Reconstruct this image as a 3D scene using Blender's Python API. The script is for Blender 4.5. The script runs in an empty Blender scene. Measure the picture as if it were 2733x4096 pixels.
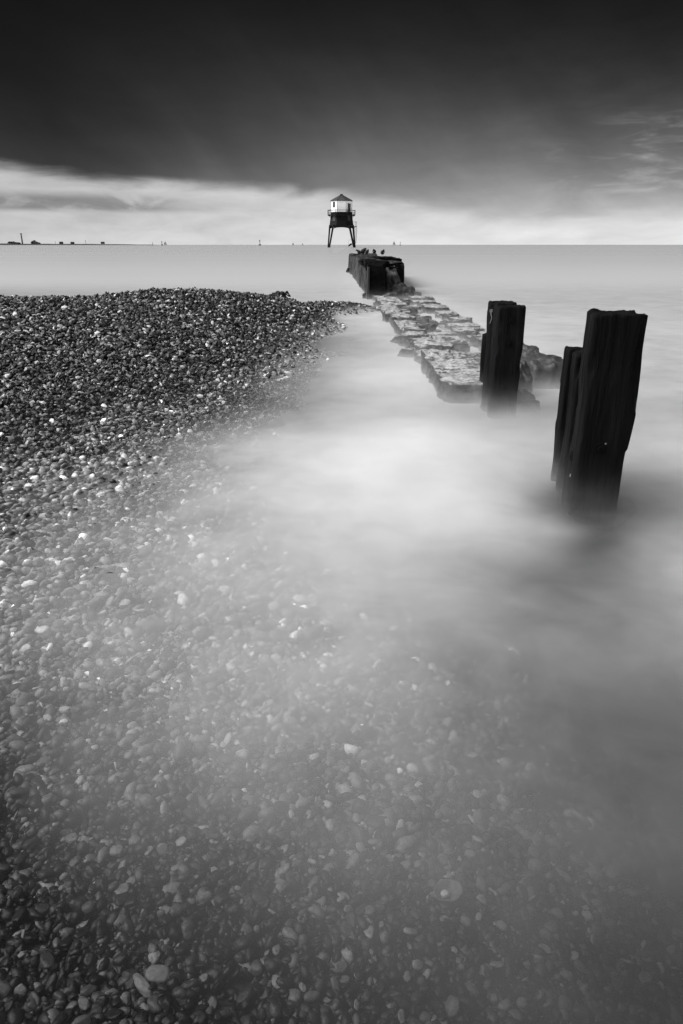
import bpy, math, random
import numpy as np
from mathutils import Vector, Matrix, Euler

R = math.radians
scene = bpy.context.scene
COL = scene.collection
random.seed(7)
rng = np.random.default_rng(11)

# ------------------------------------------------------------------ camera
H = 1.5
PITCH = 21.38
F = 24.0 / 36.0 * 1024.0
cam = bpy.data.cameras.new('camera')
cam.sensor_fit = 'VERTICAL'
cam.sensor_height = 36.0
cam.sensor_width = 24.0
cam.lens = 24.0
cam.clip_start = 0.05
cam.clip_end = 60000.0
camo = bpy.data.objects.new('camera', cam)
COL.objects.link(camo)
camo.location = (0, 0, H)
camo.rotation_euler = (R(90 - PITCH), 0, 0)
scene.camera = camo
SP, CP = math.sin(R(PITCH)), math.cos(R(PITCH))

def W(px, py, z=0.0):
    """point of the photograph (683 x 1024 pixels) on the level plane z"""
    u, v = (px - 341.5) / F, (512.0 - py) / F
    d = Vector((u, CP + SP * v, -SP + CP * v))
    return Vector((0, 0, H)) + d * ((z - H) / d.z)

def WY(px, py, y):
    u, v = (px - 341.5) / F, (512.0 - py) / F
    d = Vector((u, CP + SP * v, -SP + CP * v))
    return Vector((0, 0, H)) + d * (y / d.y)

# ------------------------------------------------------------------ exposure
scene.view_settings.view_transform = 'Standard'
scene.view_settings.look = 'None'
scene.view_settings.gamma = 1.0
scene.view_settings.exposure = 0.55
scene.cycles.use_denoising = True
scene.cycles.transparent_max_bounces = 24
scene.cycles.max_bounces = 8
scene.cycles.volume_bounces = 2
scene.cycles.volume_step_rate = 1.0
scene.cycles.sample_clamp_indirect = 4.0

# ------------------------------------------------------------------ node helpers
class NT:
    def __init__(self, tree):
        self.t = tree
        tree.nodes.clear()
    def n(self, kind, **kw):
        o = self.t.nodes.new(kind)
        for k, v in kw.items():
            setattr(o, k, v)
        return o
    def link(self, a, b):
        self.t.links.new(a, b)
    def put(self, sock, v):
        if isinstance(v, bpy.types.NodeSocket):
            self.link(v, sock)
        elif v is not None:
            sock.default_value = v
    def m(self, op, a, b=None, c=None, clamp=False):
        o = self.n('ShaderNodeMath', operation=op, use_clamp=clamp)
        self.put(o.inputs[0], a)
        self.put(o.inputs[1], b)
        self.put(o.inputs[2], c)
        return o.outputs[0]
    def ss(self, v, a, b, c=0.0, d=1.0):
        o = self.n('ShaderNodeMapRange', interpolation_type='SMOOTHSTEP')
        self.put(o.inputs[0], v)
        self.put(o.inputs[1], a)
        self.put(o.inputs[2], b)
        self.put(o.inputs[3], c)
        self.put(o.inputs[4], d)
        return o.outputs[0]
    def lin(self, v, a, b, c=0.0, d=1.0):
        o = self.n('ShaderNodeMapRange')
        for i, q in enumerate((v, a, b, c, d)):
            self.put(o.inputs[i], q)
        return o.outputs[0]
    def mix(self, f, a, b):
        return self.m('ADD', self.m('MULTIPLY', a, self.m('SUBTRACT', 1.0, f)), self.m('MULTIPLY', b, f))
    def noise(self, vec, scale, detail=4.0, rough=0.55, dist=0.0):
        o = self.n('ShaderNodeTexNoise')
        if vec is not None:
            self.link(vec, o.inputs['Vector'])
        o.inputs['Scale'].default_value = scale
        o.inputs['Detail'].default_value = detail
        o.inputs['Roughness'].default_value = rough
        o.inputs['Distortion'].default_value = dist
        return o.outputs[0]
    def vec(self, x, y, z):
        o = self.n('ShaderNodeCombineXYZ')
        for i, q in enumerate((x, y, z)):
            self.put(o.inputs[i], q)
        return o.outputs[0]
    def grey(self, v):
        o = self.n('ShaderNodeCombineColor')
        for i in range(3):
            self.put(o.inputs[i], v)
        return o.outputs[0]
    def mapped(self, src, sc):
        o = self.n('ShaderNodeMapping')
        self.link(src, o.inputs['Vector'])
        o.inputs['Scale'].default_value = sc
        return o.outputs[0]

# ------------------------------------------------------------------ sky
SUN_EL, SUN_AZ = 46.0, -98.0        # azimuth from straight ahead, left is negative
world = bpy.data.worlds.new('World')
scene.world = world
world.use_nodes = True
w = NT(world.node_tree)
co = w.n('ShaderNodeTexCoord').outputs['Generated']
sep = w.n('ShaderNodeSeparateXYZ')
w.link(co, sep.inputs[0])
X, Y, Z = sep.outputs
el = w.m('ARCSINE', Z)
az = w.m('ARCTAN2', X, Y)
flat = w.vec(az, w.m('MULTIPLY', el, 3.2), w.m('MULTIPLY', Y, 0.3))
n_big = w.noise(flat, 2.6, 5.0, 0.5, 0.3)
n_mid = w.noise(w.mapped(flat, (1.0, 1.4, 1.0)), 8.0, 6.0, 0.55, 0.4)
n_cum = w.noise(w.vec(w.m('MULTIPLY', az, 15.0), w.m('MULTIPLY', el, 44.0), 3.1), 1.0, 5.0, 0.55, 0.6)
n_str = w.noise(w.vec(w.m('MULTIPLY', az, 12.0), w.m('MULTIPLY', el, 60.0), 1.7), 1.0, 5.0, 0.55, 0.5)
# lower edge of the storm cloud: slopes down from left to right
edge = w.m('SUBTRACT', 0.058, w.m('MULTIPLY', az, w.ss(az, -0.05, 0.05, 0.062, 0.14)))
edge = w.m('MAXIMUM', edge, 0.026)
edge = w.m('ADD', edge, w.m('MULTIPLY', w.m('SUBTRACT', n_big, 0.5), 0.034))
edge = w.m('ADD', edge, w.m('MULTIPLY', w.m('SUBTRACT', n_mid, 0.5), 0.022))
wid = w.ss(az, 0.05, 0.40, 0.014, 0.026)
cover = w.ss(w.m('DIVIDE', w.m('SUBTRACT', el, edge), wid), -0.6, 1.0)
# bright band under the cloud
low = w.m('ADD', 0.60, w.m('MULTIPLY', w.ss(el, 0.05, 0.0), 0.10))
low = w.m('ADD', low, w.m('MULTIPLY', w.m('SUBTRACT', n_mid, 0.5), 0.30))
low = w.m('ADD', low, w.ss(az, -0.5, 0.2, -0.10, 0.06))
low = w.m('ADD', low, w.m('MULTIPLY', w.m('SUBTRACT', n_cum, 0.5), 0.24))
bank = w.m('MULTIPLY', w.ss(az, -0.10, -0.30), w.m('MULTIPLY', w.ss(el, 0.036, 0.044), w.ss(el, 0.066, 0.052)))
low = w.m('SUBTRACT', low, w.m('MULTIPLY', w.m('MULTIPLY', bank, w.ss(n_cum, 0.30, 0.58)), 0.27))
# the dark cloud itself
dark = w.m('MULTIPLY', w.m('MINIMUM', 1.1, w.m('MAXIMUM', 0.2, w.m('ADD', 0.68, w.m('MULTIPLY', az, w.ss(az, -0.03, 0.03, 1.35, 0.85))))), w.m('EXPONENT', w.m('MULTIPLY', el, w.ss(az, 0.0, 0.42, -16.2, -19.5))))
veil = w.noise(w.vec(w.m('ADD', w.m('MULTIPLY', az, 7.0), w.m('MULTIPLY', el, 6.0)), w.m('MULTIPLY', el, 5.0), 5.3), 1.0, 4.0, 0.5, 0.4)
dark = w.m('MULTIPLY', dark, w.lin(veil, 0.25, 0.75, 0.76, 1.24))
dark = w.m('ADD', dark, 0.0045)
dark = w.m('MULTIPLY', dark, w.lin(n_big, 0.25, 0.75, 0.80, 1.20))
dark = w.m('MULTIPLY', dark, w.lin(n_mid, 0.2, 0.8, 0.93, 1.07))
wisp = w.m('MULTIPLY', w.ss(az, 0.20, 0.38), w.m('MULTIPLY', w.ss(el, 0.05, 0.075), w.ss(el, 0.16, 0.115)))
wisp = w.m('MULTIPLY', wisp, w.ss(n_str, 0.48, 0.80))
dark = w.m('ADD', dark, w.m('MULTIPLY', wisp, 0.20))
dark = w.m('MULTIPLY', dark, w.lin(n_cum, 0.2, 0.8, w.ss(az, 0.0, 0.35, 0.96, 0.86), w.ss(az, 0.0, 0.35, 1.04, 1.14)))
front = w.mix(cover, low, dark)
# daylight through thinner cloud overhead and behind
sky = w.n('ShaderNodeTexSky', sky_type='NISHITA')
sky.sun_disc = False
sky.sun_elevation = R(SUN_EL)
sky.sun_rotation = R(SUN_AZ)
sky.air_density = 1.0
sky.dust_density = 3.0
bw = w.n('ShaderNodeRGBToBW')
w.link(sky.outputs[0], bw.inputs[0])
b1 = w.n('ShaderNodeBackground')
w.link(w.grey(w.m('MULTIPLY', bw.outputs[0], w.lin(n_big, 0.25, 0.75, 0.75, 1.25))), b1.inputs[0])
b1.inputs[1].default_value = 0.13
b2 = w.n('ShaderNodeBackground')
w.link(w.grey(front), b2.inputs[0])
b2.inputs[1].default_value = 0.69
opening = w.ss(el, 0.42, 0.95)                                         # the zenith opens
opening = w.m('MAXIMUM', opening, w.m('MULTIPLY', w.ss(X, 0.45, 0.95, 0.0, 0.0), 1.0))
left_open = w.m('MULTIPLY', w.ss(X, -0.55, -0.95), w.ss(el, 0.1, 0.4))
behind = w.m('MULTIPLY', w.ss(Y, 0.1, -0.6), 0.14)
opening = w.m('MAXIMUM', opening, w.m('MAXIMUM', left_open, behind))
mx = w.n('ShaderNodeMixShader')
w.link(opening, mx.inputs[0])
w.link(b2.outputs[0], mx.inputs[1])
w.link(b1.outputs[0], mx.inputs[2])
wo = w.n('ShaderNodeOutputWorld')
w.link(mx.outputs[0], wo.inputs[0])

# ------------------------------------------------------------------ sun (behind thin cloud)
sl = bpy.data.lights.new('sun', 'SUN')
sl.energy = 2.6
sl.angle = R(40)
sl.color = (1.0, 1.0, 1.0)
so = bpy.data.objects.new('sun', sl)
COL.objects.link(so)
sd = Vector((math.sin(R(SUN_AZ)) * math.cos(R(SUN_EL)), math.cos(R(SUN_AZ)) * math.cos(R(SUN_EL)), math.sin(R(SUN_EL))))
so.rotation_euler = sd.to_track_quat('Z', 'Y').to_euler()

# ------------------------------------------------------------------ numpy noise
def _hash(ix, iy, iz, seed):
    h = (ix * 374761393 + iy * 668265263 + iz * 2147483647 + seed * 974634477) & 0xFFFFFFFF
    h = ((h ^ (h >> 13)) * 1274126177) & 0xFFFFFFFF
    h = h ^ (h >> 16)
    return (h & 0xFFFF) / 65535.0

def vnoise(p, seed=0):
    p = np.asarray(p, dtype=np.float64)
    i = np.floor(p).astype(np.int64)
    f = p - i
    f = f * f * (3 - 2 * f)
    r = 0
    for dx in (0, 1):
        wx = f[:, 0] if dx else 1 - f[:, 0]
        for dy in (0, 1):
            wy = f[:, 1] if dy else 1 - f[:, 1]
            for dz in (0, 1):
                wz = f[:, 2] if dz else 1 - f[:, 2]
                r = r + wx * wy * wz * _hash(i[:, 0] + dx, i[:, 1] + dy, i[:, 2] + dz, seed)
    return r * 2 - 1

def fbm(p, octaves=4, seed=0, gain=0.5):
    p = np.asarray(p, dtype=np.float64)
    a, s, r = 1.0, 1.0, 0
    for k in range(octaves):
        r = r + a * vnoise(p * s + 17.3 * k, seed + k)
        a *= gain
        s *= 2.03
    return r

def tps(pts, vals, smooth=1e-4):
    pts, vals = np.array(pts, float), np.array(vals, float)
    n = len(pts)
    d = np.linalg.norm(pts[:, None] - pts[None], axis=2)
    K = np.where(d > 0, d * d * np.log(d + 1e-12), 0) + np.eye(n) * smooth
    P = np.c_[np.ones(n), pts]
    A = np.block([[K, P], [P.T, np.zeros((3, 3))]])
    s = np.linalg.solve(A, np.r_[vals, 0, 0, 0])
    def f(q):
        q = np.asarray(q, float)
        out = np.empty(len(q))
        for a in range(0, len(q), 20000):
            b = q[a:a + 20000]
            d = np.linalg.norm(b[:, None] - pts[None], axis=2)
            out[a:a + 20000] = np.where(d > 0, d * d * np.log(d + 1e-12), 0) @ s[:n] + s[n] + b @ s[n + 1:]
        return out
    return f

# ------------------------------------------------------------------ mesh helpers
def link(name, me, mat=None, parent=None, smooth=False):
    o = bpy.data.objects.new(name, me)
    COL.objects.link(o)
    if mat:
        me.materials.append(mat)
    if parent:
        o.parent = parent
    if smooth:
        me.polygons.foreach_set('use_smooth', np.ones(len(me.polygons), dtype=bool))
    return o

def tag(o, label=None, cat=None, group=None, kind=None):
    for k, v in (('label', label), ('category', cat), ('group', group), ('kind', kind)):
        if v:
            o[k] = v
    return o

def empty(name, loc, rz=0.0, s=1.0):
    o = bpy.data.objects.new(name, None)
    COL.objects.link(o)
    o.empty_display_size = 0.2
    o.location = loc
    o.rotation_euler = (0, 0, rz)
    o.scale = (s, s, s)
    return o

def fast_mesh(name, v, f):
    """v (n,3), f (m,k) arrays"""
    me = bpy.data.meshes.new(name)
    v = np.asarray(v, dtype=np.float32)
    f = np.asarray(f, dtype=np.int32)
    k = f.shape[1]
    me.vertices.add(len(v))
    me.vertices.foreach_set('co', v.ravel())
    me.loops.add(f.size)
    me.loops.foreach_set('vertex_index', f.ravel())
    me.polygons.add(len(f))
    me.polygons.foreach_set('loop_start', np.arange(0, f.size, k, dtype=np.int32))
    me.update(calc_edges=True)
    me.validate()
    return me

class MB:
    def __init__(self):
        self.v, self.f = [], []
    def add(self, vs, fs):
        n = len(self.v)
        self.v += [tuple(p) for p in vs]
        self.f += [tuple(i + n for i in f) for f in fs]
        return self
    def box(self, x0, x1, y0, y1, z0, z1):
        vs = [(x, y, z) for z in (z0, z1) for y in (y0, y1) for x in (x0, x1)]
        return self.add(vs, [(0, 2, 3, 1), (4, 5, 7, 6), (0, 1, 5, 4), (2, 6, 7, 3), (0, 4, 6, 2), (1, 3, 7, 5)])
    def tube(self, pts, r, n=8, r1=None):
        pts = [Vector(p) for p in pts]
        m = len(pts)
        rings = []
        for i, p in enumerate(pts):
            d = (pts[min(i + 1, m - 1)] - pts[max(i - 1, 0)]).normalized()
            a = Vector((0, 0, 1)) if abs(d.z) < 0.9 else Vector((1, 0, 0))
            u = d.cross(a).normalized()
            q = d.cross(u)
            rr = r if r1 is None else r + (r1 - r) * i / (m - 1)
            rings.append([p + (u * math.cos(2 * math.pi * k / n) + q * math.sin(2 * math.pi * k / n)) * rr for k in range(n)])
        vs = [p for g in rings for p in g]
        fs = []
        for i in range(m - 1):
            for k in range(n):
                fs.append((i * n + k, i * n + (k + 1) % n, (i + 1) * n + (k + 1) % n, (i + 1) * n + k))
        fs.append(tuple(range(n)))
        fs.append(tuple((m - 1) * n + k for k in range(n))[::-1])
        return self.add(vs, fs)
    def rings(self, rings, caps=(True, True)):
        n = len(rings[0])
        vs = [p for g in rings for p in g]
        fs = []
        for i in range(len(rings) - 1):
            for k in range(n):
                fs.append((i * n + k, i * n + (k + 1) % n, (i + 1) * n + (k + 1) % n, (i + 1) * n + k))
        if caps[0]:
            fs.append(tuple(range(n))[::-1])
        if caps[1]:
            fs.append(tuple((len(rings) - 1) * n + k for k in range(n)))
        return self.add(vs, fs)
    def build(self, name, mat, parent=None, smooth=False):
        me = bpy.data.meshes.new(name)
        me.from_pydata(self.v, [], self.f)
        me.update()
        return link(name, me, mat, parent, smooth)

def ico(sub):
    import bmesh
    bm = bmesh.new()
    bmesh.ops.create_icosphere(bm, subdivisions=sub, radius=1.0)
    v = np.array([q.co[:] for q in bm.verts])
    f = np.array([[q.index for q in p.verts] for p in bm.faces])
    bm.free()
    return v, f

def rock_mesh(size, seed, sub=4, box=0.55, amp=0.10, freq=2.2, octv=4, flat_top=None):
    """boulder or worn block: a sphere pushed towards a box and roughened"""
    v, f = ico(sub)
    p = v / np.maximum(np.abs(v).max(axis=1, keepdims=True), 1e-6)
    q = v * (1 - box) + p * box
    s = np.array(size)
    n = fbm(q * freq + seed * 3.7, octv, seed)
    n2 = fbm(q * freq * 4.3 + seed, 3, seed + 9)
    q = q * (1 + amp * n + amp * 0.28 * n2)[:, None]
    q = q * s
    if flat_top is not None:
        t = flat_top + 0.012 * fbm(q * 7, 3, seed + 4)
        q[:, 2] = np.where(q[:, 2] > t, t + (q[:, 2] - t) * 0.34, q[:, 2])
    return fast_mesh('rock', q, f)

# ------------------------------------------------------------------ materials (all greys: a black and white photograph)
def mat(name, base, rough=0.6, scale=8.0, var=0.35, bump=0.3, bscale=30.0, spec=0.5, stretch=(1, 1, 1), metallic=0.0):
    m = bpy.data.materials.new(name)
    m.use_nodes = True
    t = NT(m.node_tree)
    tc = t.n('ShaderNodeTexCoord').outputs['Object']
    v = t.mapped(tc, stretch)
    n1 = t.noise(v, scale, 6.0, 0.6, 0.2)
    val = t.m('MULTIPLY', base, t.lin(n1, 0.25, 0.75, 1 - var, 1 + var))
    p = t.n('ShaderNodeBsdfPrincipled')
    t.link(t.grey(val), p.inputs['Base Color'])
    p.inputs['Roughness'].default_value = rough
    p.inputs['Specular IOR Level'].default_value = spec
    p.inputs['Metallic'].default_value = metallic
    if bump:
        b = t.n('ShaderNodeBump')
        b.inputs['Strength'].default_value = bump
        b.inputs['Distance'].default_value = 0.02
        t.link(t.noise(v, bscale, 5.0, 0.65), b.inputs['Height'])
        t.link(b.outputs[0], p.inputs['Normal'])
    o = t.n('ShaderNodeOutputMaterial')
    t.link(p.outputs[0], o.inputs[0])
    return m

M = {}
M['timber'] = mat('wet_black_timber', 0.0070, 0.65, 9.0, 0.85, 1.0, 34.0, 0.05, (1, 1, 0.12))
M['iron'] = mat('rusted_iron', 0.006, 0.8, 20.0, 0.5, 0.5, 60.0, 0.04)
M['bright'] = mat('bleached_scrap', 0.20, 0.6, 20.0, 0.2, 0.2)
M['stone'] = mat('wet_stone', 0.040, 0.42, 5.0, 0.65, 0.8, 22.0, 0.45)
M['slab'] = mat('weathered_slab', 0.15, 0.36, 4.0, 0.6, 0.9, 18.0, 0.5)
M['wall'] = mat('stained_concrete', 0.060, 0.7, 2.4, 0.75, 0.6, 9.0, 0.2, (1.6, 1.6, 0.14))
def wall_material():
    m = bpy.data.materials.new('streaked_concrete')
    m.use_nodes = True
    t = NT(m.node_tree)
    tc = t.n('ShaderNodeTexCoord').outputs['Object']
    a = t.noise(t.mapped(tc, (3.0, 1.2, 0.22)), 2.2, 6.0, 0.65, 0.3)
    b_ = t.noise(tc, 5.0, 6.0, 0.7, 0.4)
    c = t.noise(t.mapped(tc, (1.0, 0.5, 1.0)), 0.9, 4.0, 0.6)
    f = t.m('ADD', t.m('MULTIPLY', a, 0.6), t.m('ADD', t.m('MULTIPLY', b_, 0.3), t.m('MULTIPLY', c, 0.2)))
    val = t.m('ADD', 0.004, t.m('MULTIPLY', t.ss(f, 0.53, 0.63), 0.085))
    p = t.n('ShaderNodeBsdfPrincipled')
    t.link(t.grey(val), p.inputs['Base Color'])
    p.inputs['Roughness'].default_value = 0.75
    p.inputs['Specular IOR Level'].default_value = 0.15
    b = t.n('ShaderNodeBump')
    b.inputs['Strength'].default_value = 0.9
    b.inputs['Distance'].default_value = 0.08
    t.link(t.m('ADD', b_, a), b.inputs['Height'])
    t.link(b.outputs[0], p.inputs['Normal'])
    o = t.n('ShaderNodeOutputMaterial')
    t.link(p.outputs[0], o.inputs[0])
    return m
M['wall'] = wall_material()
M['pilaster'] = mat('pale_concrete_edge', 0.03, 0.7, 5.0, 0.6, 0.4, 14.0, 0.2, (2.5, 2.5, 0.2))
M['wall_dark'] = mat('weed_covered_concrete', 0.005, 0.85, 7.0, 0.7, 1.0, 16.0, 0.03)
M['bed'] = mat('wet_grit', 0.035, 0.6, 40.0, 0.5, 0.5, 90.0, 0.3)
M['black_iron'] = mat('black_painted_iron', 0.006, 0.6, 0.6, 0.4, 0.1, 4.0, 0.12)
M['white_paint'] = mat('white_painted_boards', 0.78, 0.6, 0.5, 0.05, 0.1, 3.0, 0.3)
M['roof'] = mat('slate_grey_roof', 0.05, 0.55, 0.7, 0.35, 0.1, 3.0, 0.3)
M['window'] = mat('dark_window', 0.03, 0.3, 1.0, 0.2, 0.0)
M['door'] = mat('grey_door', 0.05, 0.6, 1.0, 0.2, 0.0)
M['panel'] = mat('grey_panel', 0.022, 0.5, 0.8, 0.3, 0.0)
M['feather'] = mat('dark_feathers', 0.025, 0.7, 60.0, 0.6, 0.2, 90.0, 0.2)
M['white_feather'] = mat('pale_feathers', 0.4, 0.7, 60.0, 0.2, 0.2, 90.0, 0.2)
M['weed'] = mat('dark_seaweed', 0.012, 0.4, 20.0, 0.5, 0.4, 60.0, 0.4)
M['land'] = mat('far_land', 0.08, 0.9, 0.01, 0.3, 0.0)
M['tree'] = mat('far_trees', 0.035, 0.9, 0.05, 0.3, 0.0)
M['far_grey'] = mat('far_grey', 0.12, 0.8, 0.2, 0.1, 0.0)
M['sail'] = mat('sail_cloth', 0.22, 0.8, 1.0, 0.1, 0.0)
M['shell'] = mat('white_shell', 0.75, 0.45, 30.0, 0.15, 0.3, 80.0, 0.5)

def slab_material():
    # wet sheen and white water painted pale on tops, sides shaded dark
    m = bpy.data.materials.new('painted_sheen_slab')
    m.use_nodes = True
    t = NT(m.node_tree)
    tc = t.n('ShaderNodeTexCoord').outputs['Object']
    g = t.n('ShaderNodeNewGeometry')
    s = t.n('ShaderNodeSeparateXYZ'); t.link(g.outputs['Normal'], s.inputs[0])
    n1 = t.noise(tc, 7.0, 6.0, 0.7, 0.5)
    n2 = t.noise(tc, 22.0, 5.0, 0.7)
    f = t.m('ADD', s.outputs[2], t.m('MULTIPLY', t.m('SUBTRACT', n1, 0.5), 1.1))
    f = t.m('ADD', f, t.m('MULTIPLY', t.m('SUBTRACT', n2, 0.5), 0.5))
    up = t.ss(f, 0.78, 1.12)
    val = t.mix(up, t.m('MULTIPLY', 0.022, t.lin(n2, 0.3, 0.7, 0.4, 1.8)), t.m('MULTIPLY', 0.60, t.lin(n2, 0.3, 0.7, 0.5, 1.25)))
    p = t.n('ShaderNodeBsdfPrincipled')
    t.link(t.grey(val), p.inputs['Base Color'])
    p.inputs['Roughness'].default_value = 0.45
    b = t.n('ShaderNodeBump')
    b.inputs['Strength'].default_value = 0.8
    b.inputs['Distance'].default_value = 0.03
    t.link(t.m('ADD', n2, n1), b.inputs['Height'])
    t.link(b.outputs[0], p.inputs['Normal'])
    o = t.n('ShaderNodeOutputMaterial')
    t.link(p.outputs[0], o.inputs[0])
    return m
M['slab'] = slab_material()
M['rubble'] = mat('pitted_rubble', 0.055, 0.6, 6.0, 0.8, 1.0, 16.0, 0.3)

def tone_material():
    m = bpy.data.materials.new('wet_shingle')
    m.use_nodes = True
    t = NT(m.node_tree)
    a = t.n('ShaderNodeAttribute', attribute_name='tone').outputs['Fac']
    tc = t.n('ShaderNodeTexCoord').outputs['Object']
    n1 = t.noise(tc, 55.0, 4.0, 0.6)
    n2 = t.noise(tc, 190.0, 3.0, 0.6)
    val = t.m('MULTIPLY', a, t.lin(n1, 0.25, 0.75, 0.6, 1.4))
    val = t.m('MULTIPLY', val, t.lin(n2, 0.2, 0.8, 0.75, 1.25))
    p = t.n('ShaderNodeBsdfPrincipled')
    t.link(t.grey(val), p.inputs['Base Color'])
    t.put(p.inputs['Roughness'], t.lin(n2, 0.2, 0.8, 0.34, 0.62))
    p.inputs['Specular IOR Level'].default_value = 0.38
    b = t.n('ShaderNodeBump')
    b.inputs['Strength'].default_value = 0.4
    b.inputs['Distance'].default_value = 0.004
    t.link(n2, b.inputs['Height'])
    t.link(b.outputs[0], p.inputs['Normal'])
    o = t.n('ShaderNodeOutputMaterial')
    t.link(p.outputs[0], o.inputs[0])
    return m
M['shingle'] = tone_material()

# ------------------------------------------------------------------ the lie of the beach
ctrl = []
shore = [(351, 308), (334, 319), (314, 336), (298, 348), (270, 368), (220, 387), (174, 402), (120, 418), (60, 439), (0, 464)]
for q in shore:
    p = W(q[0], q[1], 0.02)
    ctrl.append((p.x, p.y, 0.02))
crest = [(-40, 298, 0.68), (0, 298.5, 0.68), (60, 299.5, 0.68), (105, 298.5, 0.68), (140, 293, 0.72), (190, 291, 0.71), (235, 295.5, 0.62),
         (280, 298, 0.46), (320, 303, 0.25), (345, 306, 0.09)]
for q in crest:
    p = W(*q)
    ctrl += [(p.x, p.y, q[2]), (p.x, p.y + 3.0, q[2] - 0.75), (p.x - 0.5, p.y + 8.0, q[2] - 1.7)]
for px, py, z in [(0, 1024, -0.06), (170, 1024, -0.08), (341, 1024, -0.12), (683, 1024, -0.26), (0, 850, -0.07), (0, 700, -0.07), (0, 560, -0.04),
                  (150, 560, -0.055), (200, 700, -0.08), (200, 850, -0.09), (341, 850, -0.12), (500, 850, -0.20), (683, 850, -0.32), (350, 700, -0.14), (520, 680, -0.28),
                  (683, 650, -0.5), (350, 560, -0.18), (500, 540, -0.35), (300, 470, -0.14), (420, 470, -0.30), (200, 470, -0.06), (330, 410, -0.18),
                  (400, 370, -0.35), (420, 430, -0.35), (370, 335, -0.2), (360, 360, -0.16), (683, 420, -1.0), (560, 340, -1.2)]:
    p = W(px, py, 0)
    ctrl.append((p.x, p.y, z))
ctrl += [(-1.2, -1.2, 0.12), (1.2, -1.2, -0.05), (-4, 2.5, 0.22), (-5, -1, 0.4), (-5.5, 6, 0.42), (-8, 10, 0.7), (-9, 16, 0.1), (-9, 3, 0.6),
         (4, -1, -0.5), (5, 4, -0.9), (6, 12, -1.4), (3, 24, -1.4), (8, 24, -1.8), (-4, 28, -1.6), (-9, 28, -1.6)]
ctrl = np.array(ctrl)
_bed = tps(ctrl[:, :2], ctrl[:, 2], 0.004)
def bed(xy):
    z = _bed(xy)
    p = np.c_[xy, np.zeros(len(xy))]
    z = z + 0.014 * fbm(p * 1.1, 3, 3) + 0.006 * fbm(p * 4, 2, 5)
    return np.clip(z, -2.5, 1.0)

def grid(xs, ys):
    gx, gy = np.meshgrid(xs, ys)
    xy = np.c_[gx.ravel(), gy.ravel()]
    nx, ny = len(xs), len(ys)
    i = np.arange((nx - 1) * (ny - 1))
    r, c = i // (nx - 1), i % (nx - 1)
    a = r * nx + c
    return xy, np.c_[a, a + 1, a + nx + 1, a + nx]

# beach and sea bed, one sheet running out under the sea to the horizon
xs = np.r_[-30000, -8000, -2000, -400, -100, -40, -20, np.arange(-12, 9.01, 0.12), 14, 25, 60, 200, 1000, 6000, 30000]
ys = np.r_[-40, -15, -6, np.arange(-3, 30.01, 0.12), 34, 40, 60, 120, 400, 1500, 6000, 30000]
xy, fc = grid(xs, ys)
z = bed(np.c_[np.clip(xy[:, 0], -11.9, 8.9), np.clip(xy[:, 1], -2.9, 29.9)])
out = np.maximum(np.maximum(xy[:, 0] - 8.9, xy[:, 1] - 29.9), 0)
z = np.where(out > 0, np.minimum(z, -1.5), z)
z = np.where((xy[:, 1] > 24), np.minimum(z, -1.2), z)
beach = link('beach', fast_mesh('beach', np.c_[xy, z - 0.012], fc), M['bed'], None, True)
tag(beach, kind='structure')

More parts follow.
